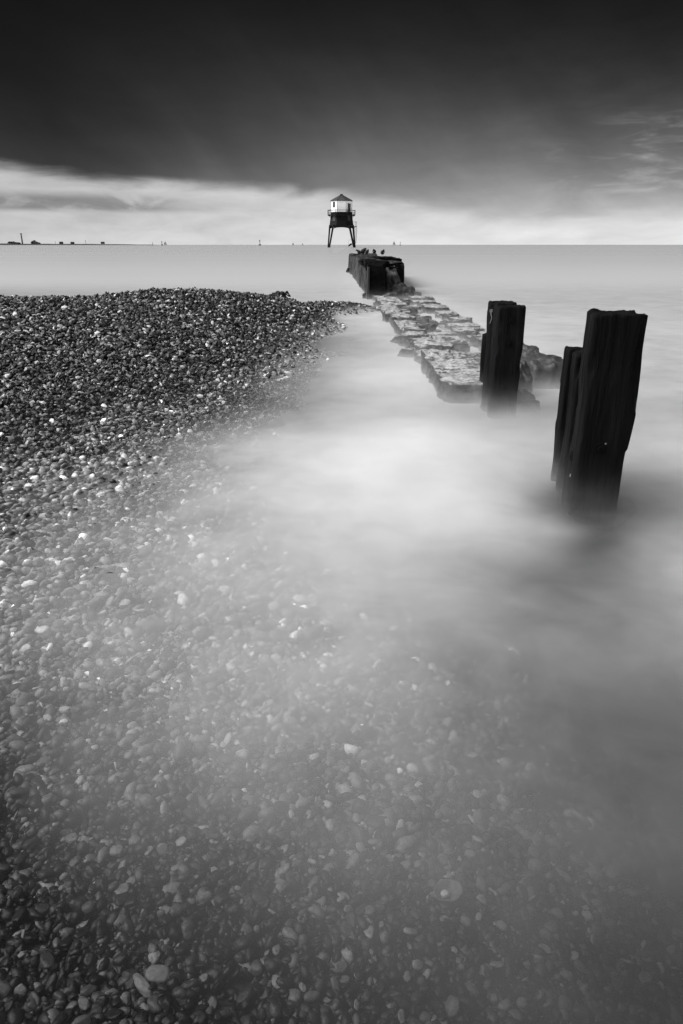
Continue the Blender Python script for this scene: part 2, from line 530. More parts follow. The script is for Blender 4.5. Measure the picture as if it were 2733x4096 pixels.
# ------------------------------------------------------------------ shingle
def sst(x, a, b):
    t = np.clip((x - a) / (b - a), 0, 1)
    return t * t * (3 - 2 * t)
def scatter_pebbles():
    cells = []
    def frustum(xy, z):
        y, x = xy[:, 1], xy[:, 0]
        dep = y * CP + (H - z) * SP
        px = x / np.maximum(dep, 0.1) * F + 341.5
        v = (-y * SP + (H - z) * CP) / np.maximum(dep, 0.1) * F + 512
        return (px > -130) & (px < 800) & (v < 1110) & (dep > 0.5)
    def pts(x0, x1, y0, y1, per_m2):
        n = int((x1 - x0) * (y1 - y0) * per_m2)
        return np.c_[rng.uniform(x0, x1, n), rng.uniform(y0, y1, n)]
    sets = [(pts(-2.0, 2.4, 0.6, 1.5, 6400), 3, 0.0090), (pts(-2.4, 2.6, 1.5, 2.5, 5200), 2, 0.0106), (pts(-4.2, 3.2, 2.5, 5.0, 3000), 2, 0.0132), (pts(-5.8, 2.2, 5.0, 8.0, 2400), 1, 0.0148),
            (pts(-9.5, 2.0, 8.0, 21.0, 1700), 1, 0.0180)]
    V, Fa, T, S = [], [], [], []
    off = 0
    for p, sub, size in sets:
        zb = bed(p)
        keep = frustum(p, zb) & (zb > -0.62)
        keep &= ~((p[:, 1] > 11) & (zb < -0.035)) & ~((p[:, 1] > 14.5) & (zb < 0.035))
        p, zb = p[keep], zb[keep]
        n = len(p)
        base_v, base_f = ico(sub)
        variants = []
        for k in range(14):
            s = fbm(base_v * (0.9 + 0.08 * k) + k * 7.1, 3, 40 + k)
            q = base_v * (1 + 0.20 * s)[:, None]
            if k % 5 != 1 and (sub == 1 or k % 2 == 0):   # angular, split flints
                for j in range(2 + k % (4 if sub == 1 else 2)):
                    d = rng.normal(size=3); d /= np.linalg.norm(d)
                    h = q @ d
                    q = q - np.outer(np.maximum(h - (0.50 + 0.03 * (k % 5)), 0), d)
            variants.append(q)
        variants = np.array(variants)
        kind = rng.integers(0, 14, n)
        r = size * np.exp(rng.normal(-0.04, 0.52, n))
        r = np.clip(r, size * 0.40, size * (2.3 if sub < 3 else 1.9))
        a = np.c_[r * rng.uniform(1.0, 1.5, n), r * rng.uniform(0.72, 1.05, n), r * (rng.uniform(0.38, 0.75, n) if sub == 1 else rng.uniform(0.55, 0.88, n))]
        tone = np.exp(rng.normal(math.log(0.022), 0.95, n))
        washed = (1 - sst(zb, -0.03, 0.08)) * sst(p[:, 1] + 0.3 * p[:, 0], 1.1, 2.5)      # brightness painted into the stone tone where the froth veil lies
        tone = tone * (1 + 6.0 * washed) * (1 - 0.68 * (1 - sst(p[:, 1] + 0.3 * p[:, 0], 1.0, 2.2)))  # stones towards the near left darkened, edge falloff painted into their tone
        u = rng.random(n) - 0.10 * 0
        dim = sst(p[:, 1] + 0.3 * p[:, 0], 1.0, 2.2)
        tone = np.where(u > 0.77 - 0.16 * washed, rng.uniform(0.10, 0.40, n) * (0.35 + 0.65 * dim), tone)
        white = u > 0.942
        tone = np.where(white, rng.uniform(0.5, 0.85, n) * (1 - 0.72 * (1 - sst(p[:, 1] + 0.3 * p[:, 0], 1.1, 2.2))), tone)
        a[white, 2] *= 0.55
        # tilt (small) then turn
        tx, ty, rz = rng.normal(0, 0.55 if sub == 1 else 0.4, n), rng.normal(0, 0.55 if sub == 1 else 0.4, n), rng.uniform(0, 6.283, n)
        vv = variants[kind] * a[:, None, :]
        x, y, zz = vv[..., 0], vv[..., 1], vv[..., 2]
        c, s = np.cos(tx)[:, None], np.sin(tx)[:, None]
        y, zz = y * c - zz * s, y * s + zz * c
        c, s = np.cos(ty)[:, None], np.sin(ty)[:, None]
        x, zz = x * c + zz * s, -x * s + zz * c
        c, s = np.cos(rz)[:, None], np.sin(rz)[:, None]
        x, y = x * c - y * s, x * s + y * c
        lift = rng.uniform(-0.2, 0.95, n) * r
        vv = np.stack([x + p[:, 0:1], y + p[:, 1:2], zz + (zb + lift)[:, None]], axis=-1)
        nv = len(base_v)
        ff = base_f[None] + (off + np.arange(n) * nv)[:, None, None]
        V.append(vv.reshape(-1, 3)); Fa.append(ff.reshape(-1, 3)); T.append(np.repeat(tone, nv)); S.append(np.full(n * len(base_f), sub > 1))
        off += n * nv
    V, Fa, T = np.concatenate(V), np.concatenate(Fa), np.concatenate(T)
    me = bpy.data.meshes.new('shingle')
    me.vertices.add(len(V)); me.vertices.foreach_set('co', V.astype(np.float32).ravel())
    me.loops.add(Fa.size); me.loops.foreach_set('vertex_index', Fa.astype(np.int32).ravel())
    me.polygons.add(len(Fa)); me.polygons.foreach_set('loop_start', np.arange(0, Fa.size, 3, dtype=np.int32))
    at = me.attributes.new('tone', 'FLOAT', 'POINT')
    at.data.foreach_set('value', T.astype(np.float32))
    me.update(calc_edges=True)
    print('pebble faces', len(Fa))
    me.polygons.foreach_set('use_smooth', np.concatenate(S))
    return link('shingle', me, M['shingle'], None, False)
shingle = scatter_pebbles()
tag(shingle, 'wet dark shingle of pebbles and shells banked up on the beach', 'shingle', None, 'stuff')

# ------------------------------------------------------------------ the sea
# froth: how much white water lies at a place, shade and edge darkening put in (display brightness read off the sea, turned into cover)
froth = [(437, 436, .86), (437, 480, .84), (370, 523, .80), (500, 500, .78), (436, 588, .64), (566, 610, .50), (653, 566, .54), (653, 436, .70), (653, 348, .82),
         (523, 697, .46), (653, 697, .42), (653, 828, .38), (523, 837, .39), (653, 980, .27), (436, 980, .28), (348, 871, .37), (261, 566, .70), (174, 610, .59),
         (261, 740, .52), (87, 653, .53), (87, 784, .40), (87, 900, .20), (40, 980, .06), (200, 980, .19), (0, 860, .12), (0, 784, .23), (0, 700, .35), (131, 720, .48), (350, 970, .26),
         (44, 566, .50), (261, 436, .71), (131, 480, .50), (60, 510, .42), (0, 540, .36), (0, 620, .44),
         (392, 370, .82), (340, 380, .72), (300, 400, .55), (392, 330, .82), (345, 340, .62), (0, 500, .38), (60, 478, .40), (140, 450, .42), (220, 425, .46), (270, 400, .44),
         (0, 470, .18), (90, 435, .20), (180, 405, .28), (260, 372, .42), (620, 470, .60), (683, 500, .56),
         (578, 521, .13), (610, 522, .13), (597, 535, .17), (592, 550, .27), (588, 575, .38), (550, 505, .36), (555, 492, .26), (565, 505, .18), (640, 540, .48), (500, 424, .42), (436, 730, .50), (350, 660, .63), (600, 760, .41), (240, 860, .34), (480, 392, .76), (560, 530, .55)]  # low values by the posts paint their soft shadow and reflection as thin froth
def lp(xy):
    return np.c_[xy[:, 0] / (xy[:, 1] + 1.2), 1.1 * np.log(np.maximum(xy[:, 1], -0.4) + 1.0)]
fp = np.array([W(a, b)[:2] for a, b, c in froth] + [(-20, 6), (20, 6), (6, 30), (-2, 40), (30, 40), (0, -2), (-2, -2), (3, -2), (2.5, 12), (5, 20), (-6, 24), (0, 22)])
fv = np.array([c for a, b, c in froth] + [.3, .7, .85, .85, .85, .15, .05, .25, .84, .85, .80, .86])
_fr = tps(lp(fp), np.maximum(fv, 0.01) ** 2.2 / 0.98, 0.0006)

xs = np.r_[-40000, -15000, -5000, -1500, -500, -200, -90, -45, -25, -16, np.arange(-10, 8.01, 0.07), 9, 11, 14, 18, 25, 45, 90, 200, 500, 1500, 5000, 15000, 40000]
ys = np.r_[-60, -20, -8, -4, np.arange(-2, 24.01, 0.07), 24.5, 25, 26, 27.5, 29, 31, 34, 38, 45, 55, 70, 100, 150, 220, 350, 600, 1000, 2000, 5000, 12000, 40000]
xy, fc = grid(xs, ys)
near = (xy[:, 0] > -11) & (xy[:, 0] < 9) & (xy[:, 1] > -2.5) & (xy[:, 1] < 30)
zb = np.full(len(xy), -3.0)
zb[near] = bed(xy[near])
zb[(xy[:, 0] < -10.5) & (xy[:, 1] < 17)] = 0.6
zb[(xy[:, 0] < 1) & (xy[:, 1] < -2)] = 0.3
def sst(x, a, b):
    t = np.clip((x - a) / (b - a), 0, 1)
    return t * t * (3 - 2 * t)
cov = np.clip(_fr(lp(np.c_[np.clip(xy[:, 0], -30, 30), np.clip(xy[:, 1], -3, 45)])), 0.0, 0.97)
far = sst(xy[:, 1], 20, 34)
cov = cov * (1 - far) + far * 0.97
clear = np.exp(-(1.5 * np.clip(-zb, 0, 3) + 14.0 * np.clip(-zb, 0, 3) ** 2)) * 0.96
glow = (0.015 + 0.085 * sst(xy[:, 1] + 0.3 * xy[:, 0], 1.1, 2.5)) * clear ** 2
cov = np.clip((cov * 0.98 - glow) / (0.98 - glow), 0.0, 0.97)
wash = 1 - sst(zb, -0.02, 0.19)
clear = wash * clear + (1 - wash)
cov = cov * wash
zs = np.maximum(0.0, np.minimum(zb + 0.03, 0.20))
me = fast_mesh('water', np.c_[xy, zs], fc)
for nm, val in (('froth', cov), ('wet', wash), ('clear', clear)):
    at = me.attributes.new(nm, 'FLOAT', 'POINT')
    at.data.foreach_set('value', val.astype(np.float32))
# no water on the dry shingle
import bmesh
bm = bmesh.new(); bm.from_mesh(me); bm.verts.ensure_lookup_table()
dry = set(np.nonzero(zb > 0.20)[0].tolist())
bmesh.ops.delete(bm, geom=[f for f in bm.faces if all(v.index in dry for v in f.verts)], context='FACES')
bm.to_mesh(me); bm.free()

def water_material():
    m = bpy.data.materials.new('milky_long_exposure_sea')
    m.use_nodes = True
    t = NT(m.node_tree)
    tc = t.n('ShaderNodeTexCoord').outputs['Object']
    fr = t.n('ShaderNodeAttribute', attribute_name='froth').outputs['Fac']
    wet = t.n('ShaderNodeAttribute', attribute_name='wet').outputs['Fac']
    n1 = t.noise(t.mapped(tc, (0.8, 0.75, 1.0)), 1.3, 4.0, 0.5, 0.6)
    n2 = t.noise(t.mapped(tc, (0.8, 0.75, 1.0)), 4.5, 4.0, 0.5, 0.5)
    nn = t.m('ADD', t.m('MULTIPLY', t.m('SUBTRACT', n1, 0.5), 0.85), t.m('MULTIPLY', t.m('SUBTRACT', n2, 0.5), 0.45))
    amp = t.m('MULTIPLY', t.m('MULTIPLY', fr, t.m('SUBTRACT', 1.05, fr)), 1.7)
    sy_ = t.n('ShaderNodeSeparateXYZ'); t.link(tc, sy_.inputs[0])
    amp = t.m('MULTIPLY', amp, t.ss(sy_.outputs[1], 45.0, 16.0))
    alpha = t.m('ADD', fr, t.m('MULTIPLY', nn, amp), clamp=True)
    foam = t.n('ShaderNodeBsdfDiffuse')
    sepx = t.n('ShaderNodeSeparateXYZ'); t.link(tc, sepx.inputs[0])
    far_n = t.noise(t.mapped(tc, (0.004, 0.03, 1.0)), 1.0, 4.0, 0.5, 0.3)
    base = t.m('MULTIPLY', 0.80, t.lin(far_n, 0.3, 0.7, 0.96, 1.04))
    t.link(t.grey(base), foam.inputs['Color'])
    tr = t.n('ShaderNodeBsdfTransparent')
    t.link(t.grey(t.n('ShaderNodeAttribute', attribute_name='clear').outputs['Fac']), tr.inputs[0])
    s1 = t.n('ShaderNodeMixShader')
    t.link(alpha, s1.inputs[0]); t.link(tr.outputs[0], s1.inputs[1]); t.link(foam.outputs[0], s1.inputs[2])
    gl = t.n('ShaderNodeBsdfGlossy')
    gl.inputs['Roughness'].default_value = 0.27
    gl.inputs['Color'].default_value = (0.9, 0.9, 0.9, 1)
    fz = t.n('ShaderNodeFresnel'); fz.inputs['IOR'].default_value = 1.33
    s2 = t.n('ShaderNodeMixShader')
    t.link(t.m('MULTIPLY', t.m('MULTIPLY', fz.outputs[0], wet), 0.78, clamp=True), s2.inputs[0])
    t.link(s1.outputs[0], s2.inputs[1]); t.link(gl.outputs[0], s2.inputs[2])
    o = t.n('ShaderNodeOutputMaterial')
    t.link(s2.outputs[0], o.inputs[0])
    return m
water = link('water', me, water_material(), None, True)
tag(water, kind='structure')

# low spray smeared over the surface by the waves
def mist():
    mb = MB()
    mb.box(-1.5, 9, 2.0, 50, 0.015, 0.42)
    m = bpy.data.materials.new('sea_spray')
    m.use_nodes = True
    t = NT(m.node_tree)
    tc = t.n('ShaderNodeTexCoord').outputs['Object']
    s = t.n('ShaderNodeSeparateXYZ'); t.link(tc, s.inputs[0])
    n = t.noise(t.mapped(tc, (0.6, 1.0, 2.0)), 2.0, 4.0, 0.6, 0.4)
    fall = t.m('EXPONENT', t.m('MULTIPLY', s.outputs[2], -14.0))
    side = t.ss(s.outputs[0], -0.6, 1.4)
    nearf = t.ss(s.outputs[1], 1.8, 5.8)
    thin = t.m('POWER', t.m('MINIMUM', 1.0, t.m('DIVIDE', 6.2, t.m('MAXIMUM', s.outputs[1], 0.5))), 1.7)
    right = t.ss(s.outputs[0], 3.6, 1.9)
    farf = t.ss(s.outputs[1], 49.0, 40.0)
    d = t.m('MULTIPLY', t.m('MULTIPLY', fall, t.ss(n, 0.30, 0.72, 0.25, 1.5)), t.m('MULTIPLY', side, nearf))
    d = t.m('MULTIPLY', t.m('MULTIPLY', d, t.m('MULTIPLY', thin, right)), t.m('MULTIPLY', farf, 4.0))
    v = t.n('ShaderNodeVolumePrincipled')
    v.inputs['Color'].default_value = (0.95, 0.95, 0.95, 1)
    t.link(d, v.inputs['Density'])
    v.inputs['Anisotropy'].default_value = 0.0
    o = t.n('ShaderNodeOutputMaterial')
    t.link(v.outputs[0], o.inputs['Volume'])
    ob = mb.build('sea_mist', m)
    tag(ob, 'thin white sea mist of smeared wave spray lying on the water', 'mist', None, 'stuff')
mist()

# ------------------------------------------------------------------ timber groyne posts
def timber(name, x0, x1, y0, y1, z0, z1, seed, parent, ox=0, oy=0, wear=1.0, top_slope=0.0):
    """one baulk: rounded rectangle section, grooved along the grain, worn edges"""
    wx, wy = (x1 - x0) / 2, (y1 - y0) / 2
    cx, cy = (x0 + x1) / 2 - ox, (y0 + y1) / 2 - oy
    N, K = 96, 110
    th = np.linspace(0, 2 * np.pi, N, endpoint=False)
    e = 0.13
    c, s = np.cos(th), np.sin(th)
    bx = np.sign(c) * np.abs(c) ** e * wx
    by = np.sign(s) * np.abs(s) ** e * wy
    # respace evenly around the outline
    P = np.c_[bx, by]
    L = np.r_[0, np.cumsum(np.linalg.norm(np.diff(np.r_[P, P[:1]], axis=0), axis=1))]
    q = np.linspace(0, L[-1], N, endpoint=False)
    Q = np.c_[np.interp(q, L, np.r_[bx, bx[:1]]), np.interp(q, L, np.r_[by, by[:1]])]
    zz = np.linspace(z0, z1, K)
    V = []
    for z in zz:
        p3 = np.c_[Q * 9.0, np.full(N, z * 2.6)] + seed * 5.3
        g = fbm(np.c_[Q * 42.0, np.full(N, z * 1.8)] + seed, 3, seed)
        big = fbm(p3 * np.array([0.35, 0.35, 1.0]), 3, seed + 3)
        corner = np.clip((np.abs(Q[:, 0]) / wx) + (np.abs(Q[:, 1]) / wy) - 1.55, 0, 0.45) / 0.45
        nick = np.maximum(fbm(np.c_[Q * 6, np.full(N, z * 5.5)] + seed * 2.2, 3, seed + 6) - 0.1, 0)
        d = 0.0055 * g + 0.013 * wear * big - corner * (0.010 + 0.055 * wear * nick)
        sc = 1 + d / np.linalg.norm(Q, axis=1)
        V.append(np.c_[Q * sc[:, None] + [cx, cy], np.full(N, z)])
    # top: closing rings, rough
    top = V[-1].copy()
    ctr = np.array([cx, cy])
    for k, sfr in enumerate((0.93, 0.8, 0.6, 0.35, 0.1)):
        r = top.copy()
        r[:, :2] = ctr + (top[:, :2] - ctr) * sfr
        r[:, 2] = z1 + 0.010 - 0.006 * k * 0.6 + 0.012 * fbm(np.c_[r[:, :2] * 16, np.full(N, 1.0)] + seed, 3, seed + 8)
        V.append(r)
    V = np.concatenate(V)
    sl = (V[:, 2] > z1 - 0.04)
    V[:, 2] += sl * ((V[:, 0] - cx) / wx * top_slope)
    nr = K + 5
    i = np.arange((nr - 1) * N)
    r, c = i // N, i % N
    F4 = np.c_[r * N + c, r * N + (c + 1) % N, (r + 1) * N + (c + 1) % N, (r + 1) * N + c]
    me = fast_mesh(name, V, F4)
    return link(name, me, M['timber'], parent, True)

def bolt(name, x, y, z, r, parent, m='iron'):
    mb = MB()
    mb.tube([(x, y + 0.02, z), (x, y - 0.012, z)], r, 14)
    mb.tube([(x, y - 0.010, z), (x, y - 0.028, z)], r * 0.55, 6)
    return mb.build(name, M[m], parent)

def knob(name, x, y, z, r, parent, m, seed):
    me = rock_mesh((r, r * 0.8, r * 1.15), seed, 3, 0.2, 0.14)
    o = link(name, me, M[m], parent, True)
    o.location = (x, y, z)
    return o

def near_posts():
    ox, oy = 1.50, 4.1
    t = empty('groyne_post', (ox, oy, -0.6))
    tag(t, 'tallest cluster of black weathered timber posts standing in misty water at right edge', 'groyne post', 'timber posts of the old groyne')
    a = []
    a.append(timber('front_post', 1.352, 1.640, 3.75, 3.86, -0.6, 1.148, 1, t, ox, oy))
    a.append(timber('rear_post', 1.398, 1.645, 3.93, 4.05, -0.6, 1.146, 2, t, ox, oy))
    a.append(timber('side_plank', 1.422, 1.62, 4.17, 4.29, -0.6, 0.875, 3, t, ox, oy))
    a.append(timber('side_plank', 1.438, 1.62, 4.40, 4.50, -0.6, 0.880, 4, t, ox, oy))
    for o in a:
        o.location.z = 0.6
    bolt('bolt', 1.47 - ox, 3.752 - oy, 0.42 + 0.6, 0.035, t)
    knob('bright_stud', 1.497 - ox, 3.742 - oy, 0.450 + 0.6, 0.0045, t, 'bright', 5)
    knob('limpet', 1.395 - ox, 3.925 - oy, 0.32 + 0.6, 0.030, t, 'iron', 6)
    knob('limpet', 1.392 - ox, 3.925 - oy, 0.20 + 0.6, 0.011, t, 'bright', 7)

def far_posts():
    ox, oy = 1.50, 6.5
    t = empty('groyne_post', (ox, oy, -0.7))
    tag(t, 'black square timber post with two bolt holes beside the front of the stone causeway', 'groyne post', 'timber posts of the old groyne')
    a = []
    a.append(timber('front_post', 1.372, 1.625, 6.20, 6.42, -0.7, 0.985, 11, t, ox, oy, 0.7))
    a.append(timber('rear_post', 1.375, 1.60, 6.47, 6.70, -0.7, 0.998, 12, t, ox, oy, 0.7))
    a.append(timber('side_plank', 1.425, 1.58, 6.98, 7.12, -0.7, 0.66, 13, t, ox, oy, 0.5))
    for o in a:
        o.location.z = 0.7
    bolt('bolt', 1.502 - ox, 6.205 - oy, 0.885 + 0.7, 0.024, t)
    bolt('bolt', 1.495 - ox, 6.205 - oy, 0.685 + 0.7, 0.024, t)
    bolt('bolt', 1.48 - ox, 6.205 - oy, 0.29 + 0.7, 0.030, t)
    mb = MB()
    mb.tube([(1.366 - ox, 6.44 - oy, 0.955 + 0.7), (1.357 - ox, 6.43 - oy, 0.92 + 0.7), (1.366 - ox, 6.42 - oy, 0.88 + 0.7), (1.352 - ox, 6.42 - oy, 0.83 + 0.7)], 0.006, 6, 0.003)
    mb.box(1.345 - ox, 1.372 - ox, 6.432 - oy, 6.438 - oy, 0.93 + 0.7, 0.955 + 0.7)
    mb.build('frayed_strap', M['bright'], t)
near_posts()
far_posts()

# ------------------------------------------------------------------ stone causeway (one ruined mass of slabs)
cw = empty('stone_causeway', (1.5, 14.0, -0.6))
tag(cw, 'low ruined stone causeway of broken slabs washed by the sea, running out to the wall', 'causeway')
def slab(x, y, z, sx, sy, sz, seed, name='slab', rz=0.0, amp=0.07, box=0.82, tilt=(0, 0), m='slab', sub=4):
    me = rock_mesh((sx / 2 * 0.93, sy / 2 * 0.97, sz / 2), seed, sub + 1 if m == 'slab' and sx > 0.4 else sub, box - 0.12, amp * 1.9, 2.8, 6, sz / 2 * 0.84)
    o = link(name, me, M[m], cw, True)
    o.location = (x - 1.5 + 0.03, y - 14.0, z + 0.02 - sz / 2 + 0.6)
    o.rotation_euler = (tilt[0], tilt[1], rz)
    return o
rr = random.Random(5)
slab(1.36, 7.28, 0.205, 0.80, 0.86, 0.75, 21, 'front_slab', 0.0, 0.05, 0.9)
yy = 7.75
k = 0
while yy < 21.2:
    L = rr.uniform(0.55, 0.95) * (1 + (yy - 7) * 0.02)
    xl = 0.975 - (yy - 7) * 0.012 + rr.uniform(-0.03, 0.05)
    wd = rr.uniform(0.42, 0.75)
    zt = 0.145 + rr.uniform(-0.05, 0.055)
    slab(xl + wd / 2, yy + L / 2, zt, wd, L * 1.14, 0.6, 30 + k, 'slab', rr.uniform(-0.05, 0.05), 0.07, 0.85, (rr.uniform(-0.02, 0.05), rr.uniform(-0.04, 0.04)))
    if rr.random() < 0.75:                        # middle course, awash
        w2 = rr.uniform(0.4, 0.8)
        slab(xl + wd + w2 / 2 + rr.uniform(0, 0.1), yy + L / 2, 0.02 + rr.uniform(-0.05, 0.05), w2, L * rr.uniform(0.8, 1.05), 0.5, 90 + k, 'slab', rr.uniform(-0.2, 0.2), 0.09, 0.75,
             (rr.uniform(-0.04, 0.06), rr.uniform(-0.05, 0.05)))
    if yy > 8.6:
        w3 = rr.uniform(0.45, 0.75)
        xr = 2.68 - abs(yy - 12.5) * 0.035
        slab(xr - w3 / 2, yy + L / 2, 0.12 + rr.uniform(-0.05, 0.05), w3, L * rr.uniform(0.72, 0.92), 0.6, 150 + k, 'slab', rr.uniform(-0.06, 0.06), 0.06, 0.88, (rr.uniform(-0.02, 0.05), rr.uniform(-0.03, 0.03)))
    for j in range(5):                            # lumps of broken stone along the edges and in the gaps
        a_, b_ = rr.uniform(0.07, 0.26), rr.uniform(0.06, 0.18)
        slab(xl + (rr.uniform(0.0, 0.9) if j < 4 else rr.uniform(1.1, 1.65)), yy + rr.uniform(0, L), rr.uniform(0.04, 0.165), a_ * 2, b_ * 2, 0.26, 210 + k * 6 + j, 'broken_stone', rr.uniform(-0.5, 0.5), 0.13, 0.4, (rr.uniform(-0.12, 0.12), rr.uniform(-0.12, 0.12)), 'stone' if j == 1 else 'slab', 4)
    yy += L
    k += 1
# boulders on the seaward side of the post
def boulder(px, py, y, size, seed, label, box=0.5, amp=0.12, m='stone', flat=None, name='boulder', rz=0.0):
    p = WY(px, py, y)
    me = rock_mesh(size, seed, 5, box, amp, 1.9, 5, flat)
    o = link(name, me, M[m], None, True)
    o.location = (p.x, y, p.z - size[2])
    o.rotation_euler = (0, 0, rz)
    tag(o, label, 'boulder', 'boulders beside the timber post')
    return o
boulder(545, 356, 7.95, (0.225, 0.36, 0.55), 301, 'large square dark boulder farthest right, standing out past the end of the causeway', 0.75, 0.08)
boulder(519, 390, 6.75, (0.21, 0.24, 0.34), 302, 'low rounded pale boulder at the foot of the bolted post', 0.35, 0.12)
boulder(517, 365, 7.35, (0.17, 0.26, 0.46), 303, 'sloping rough boulder half hidden behind the bolted post', 0.35, 0.14)
boulder(525, 347, 9.2, (0.20, 0.30, 0.40), 304, 'small stepped boulder just behind the large square one', 0.6, 0.12)

# ------------------------------------------------------------------ sea wall block
def blockmesh(corners, nx, ny, nz, seed, amp, streak=0.0):
    """8 corners (bottom 4 then top 4, order x0y0 x1y0 x1y1 x0y1) -> subdivided, roughened solid"""
    c = np.array(corners, float)
    V, Fs = [], []
    def face(a, b, d, e, n, m):
        s, t = np.meshgrid(np.linspace(0, 1, n + 1), np.linspace(0, 1, m + 1))
        s, t = s.ravel()[:, None], t.ravel()[:, None]
        p = c[a] * (1 - s) * (1 - t) + c[b] * s * (1 - t) + c[d] * s * t + c[e] * (1 - s) * t
        o = sum(len(q) for q in V)
        V.append(p)
        i = np.arange(n * m); r, k = i // n, i % n
        a0 = r * (n + 1) + k + o
        Fs.append(np.c_[a0, a0 + 1, a0 + n + 2, a0 + n + 1])
    face(0, 1, 5, 4, nx, nz); face(1, 2, 6, 5, ny, nz); face(2, 3, 7, 6, nx, nz); face(3, 0, 4, 7, ny, nz)
    face(4, 5, 6, 7, nx, ny); face(3, 2, 1, 0, nx, ny)
    V = np.concatenate(V); Fs = np.concatenate(Fs)
    mid = V.mean(axis=0)
    d = np.stack([fbm(V * np.array([1.6, 0.9, 1.6]) + 9 * k, 4, seed + k) for k in range(3)], axis=1) * amp
    d += np.stack([fbm(V * 6 + 9 * k, 2, seed + 20 + k) for k in range(3)], axis=1) * amp * 0.35
    return fast_mesh('block', V + d, Fs)

sw = empty('sea_wall', (1.2, 33.0, -0.8))
tag(sw, 'dark streaked concrete sea wall with broken end, birds standing on its top', 'sea wall')
def wpart(name, corners, n, seed, amp, m):
    me = blockmesh(corners, *n, seed, amp)
    o = link(name, me, M[m], sw, True)
    o.location = (-1.2, -33.0, 0.8)
    return o
# front left edge at (0.72, 21.2), far left edge at (0.45, 46)
wpart('wall_body', [(0.74, 21.6, -.8), (1.40, 21.6, -.8), (2.3, 46, -.8), (0.38, 46, -.8), (0.83, 21.6, 0.98), (1.24, 21.6, 0.98), (2.15, 46, 1.0), (0.46, 46, 0.96)], (14, 90, 14), 401, 0.05, 'wall')
wpart('end_buttress', [(0.725, 21.0, -.8), (1.42, 21.0, -.8), (1.42, 21.7, -.8), (0.715, 21.7, -.8), (0.80, 21.1, 0.97), (1.20, 21.1, 0.90), (1.33, 21.7, 0.99), (0.80, 21.7, 0.99)], (14, 8, 20), 402, 0.06, 'wall_dark')
wpart('edge_pilaster', [(0.715, 20.98, -.8), (0.785, 20.98, -.8), (0.785, 21.35, -.8), (0.69, 21.35, -.8), (0.785, 21.05, 0.90), (0.835, 21.05, 0.88), (0.835, 21.35, 0.94), (0.775, 21.35, 0.94)], (3, 4, 14), 403, 0.010, 'pilaster')
wpart('seaward_panel', [(1.95, 26.5, -.8), (2.33, 26.5, -.8), (2.55, 34, -.8), (2.1, 34, -.8), (1.95, 26.5, 0.80), (2.30, 26.5, 0.80), (2.52, 34, 0.80), (2.1, 34, 0.80)], (4, 12, 10), 404, 0.012, 'wall_dark')
wpart('seaward_panel', [(1.5, 27.5, -.8), (2.25, 27.5, -.8), (2.45, 36, -.8), (1.5, 36, -.8), (1.5, 27.5, 1.0), (2.28, 27.5, 1.0), (2.47, 36, 0.96), (1.5, 36, 0.98)], (6, 12, 10), 405, 0.02, 'wall_dark')
def wrock(name, x, y, z, s, seed, box, amp, m, rz=0.0, ry=0.0):
    o = link(name, rock_mesh(s, seed, 5, box, amp, 2.0, 5), M[m], sw, True)
    o.location = (x - 1.2, y - 33, z + 0.8)
    o.rotation_euler = (0, ry, rz)
    return o
wrock('broken_cap', 1.12, 23.2, 0.88, (0.40, 1.0, 0.15), 411, 0.6, 0.14, 'wall_dark')
wrock('broken_cap', 1.55, 24.2, 0.87, (0.45, 1.4, 0.14), 412, 0.6, 0.14, 'wall')
wrock('broken_cap', 0.95, 25.5, 0.93, (0.30, 1.2, 0.10), 421, 0.5, 0.2, 'wall_dark')
wrock('broken_cap', 1.65, 29.5, 0.95, (0.40, 1.6, 0.10), 422, 0.5, 0.2, 'wall_dark')
wrock('rubble', 1.56, 22.3, 0.16, (0.30, 0.7, 0.60), 413, 0.4, 0.20, 'rubble', 0, -0.2)
wrock('rubble', 1.80, 21.8, 0.0, (0.38, 0.6, 0.40), 414, 0.3, 0.18, 'rubble', 0, 0.35)
wrock('rubble', 1.50, 21.3, -0.10, (0.34, 0.45, 0.30), 415, 0.3, 0.18, 'stone')
wrock('rubble', 2.15, 22.4, -0.08, (0.36, 0.5, 0.22), 416, 0.35, 0.16, 'rubble')
wrock('footing', 0.44, 42.5, -0.10, (0.16, 0.8, 0.30), 417, 0.4, 0.16, 'wall_dark')
wrock('footing', 0.70, 21.5, 0.04, (0.07, 0.16, 0.10), 418, 0.4, 0.2, 'wall_dark')

# ------------------------------------------------------------------ birds on the wall
def bird_body(s, turn, crouch, seed):
    """one continuous surface: lofted along tail, body, neck, head, beak"""
    st = [(-0.085, 0.050, 0.004, 0.003), (-0.070, 0.052, 0.014, 0.008), (-0.045, 0.058, 0.027, 0.024), (-0.015, 0.066, 0.037, 0.036), (0.015, 0.072, 0.038, 0.040),
          (0.040, 0.083, 0.030, 0.034), (0.052, 0.100, 0.020, 0.022), (0.060, 0.112, 0.018, 0.018), (0.072, 0.116, 0.015, 0.015), (0.082, 0.113, 0.007, 0.007), (0.100, 0.107, 0.0025, 0.0025), (0.108, 0.105, 0.001, 0.001)]
    mb = MB()
    rings = []
    for x, z, ry, rz in st:
        z = z - crouch
        rings.append([(x * s, math.cos(a) * ry * 1.3 * s, (z + math.sin(a) * rz * 1.3) * s) for a in [2 * math.pi * k / 12 for k in range(12)]])
    mb.rings(rings)
    return mb

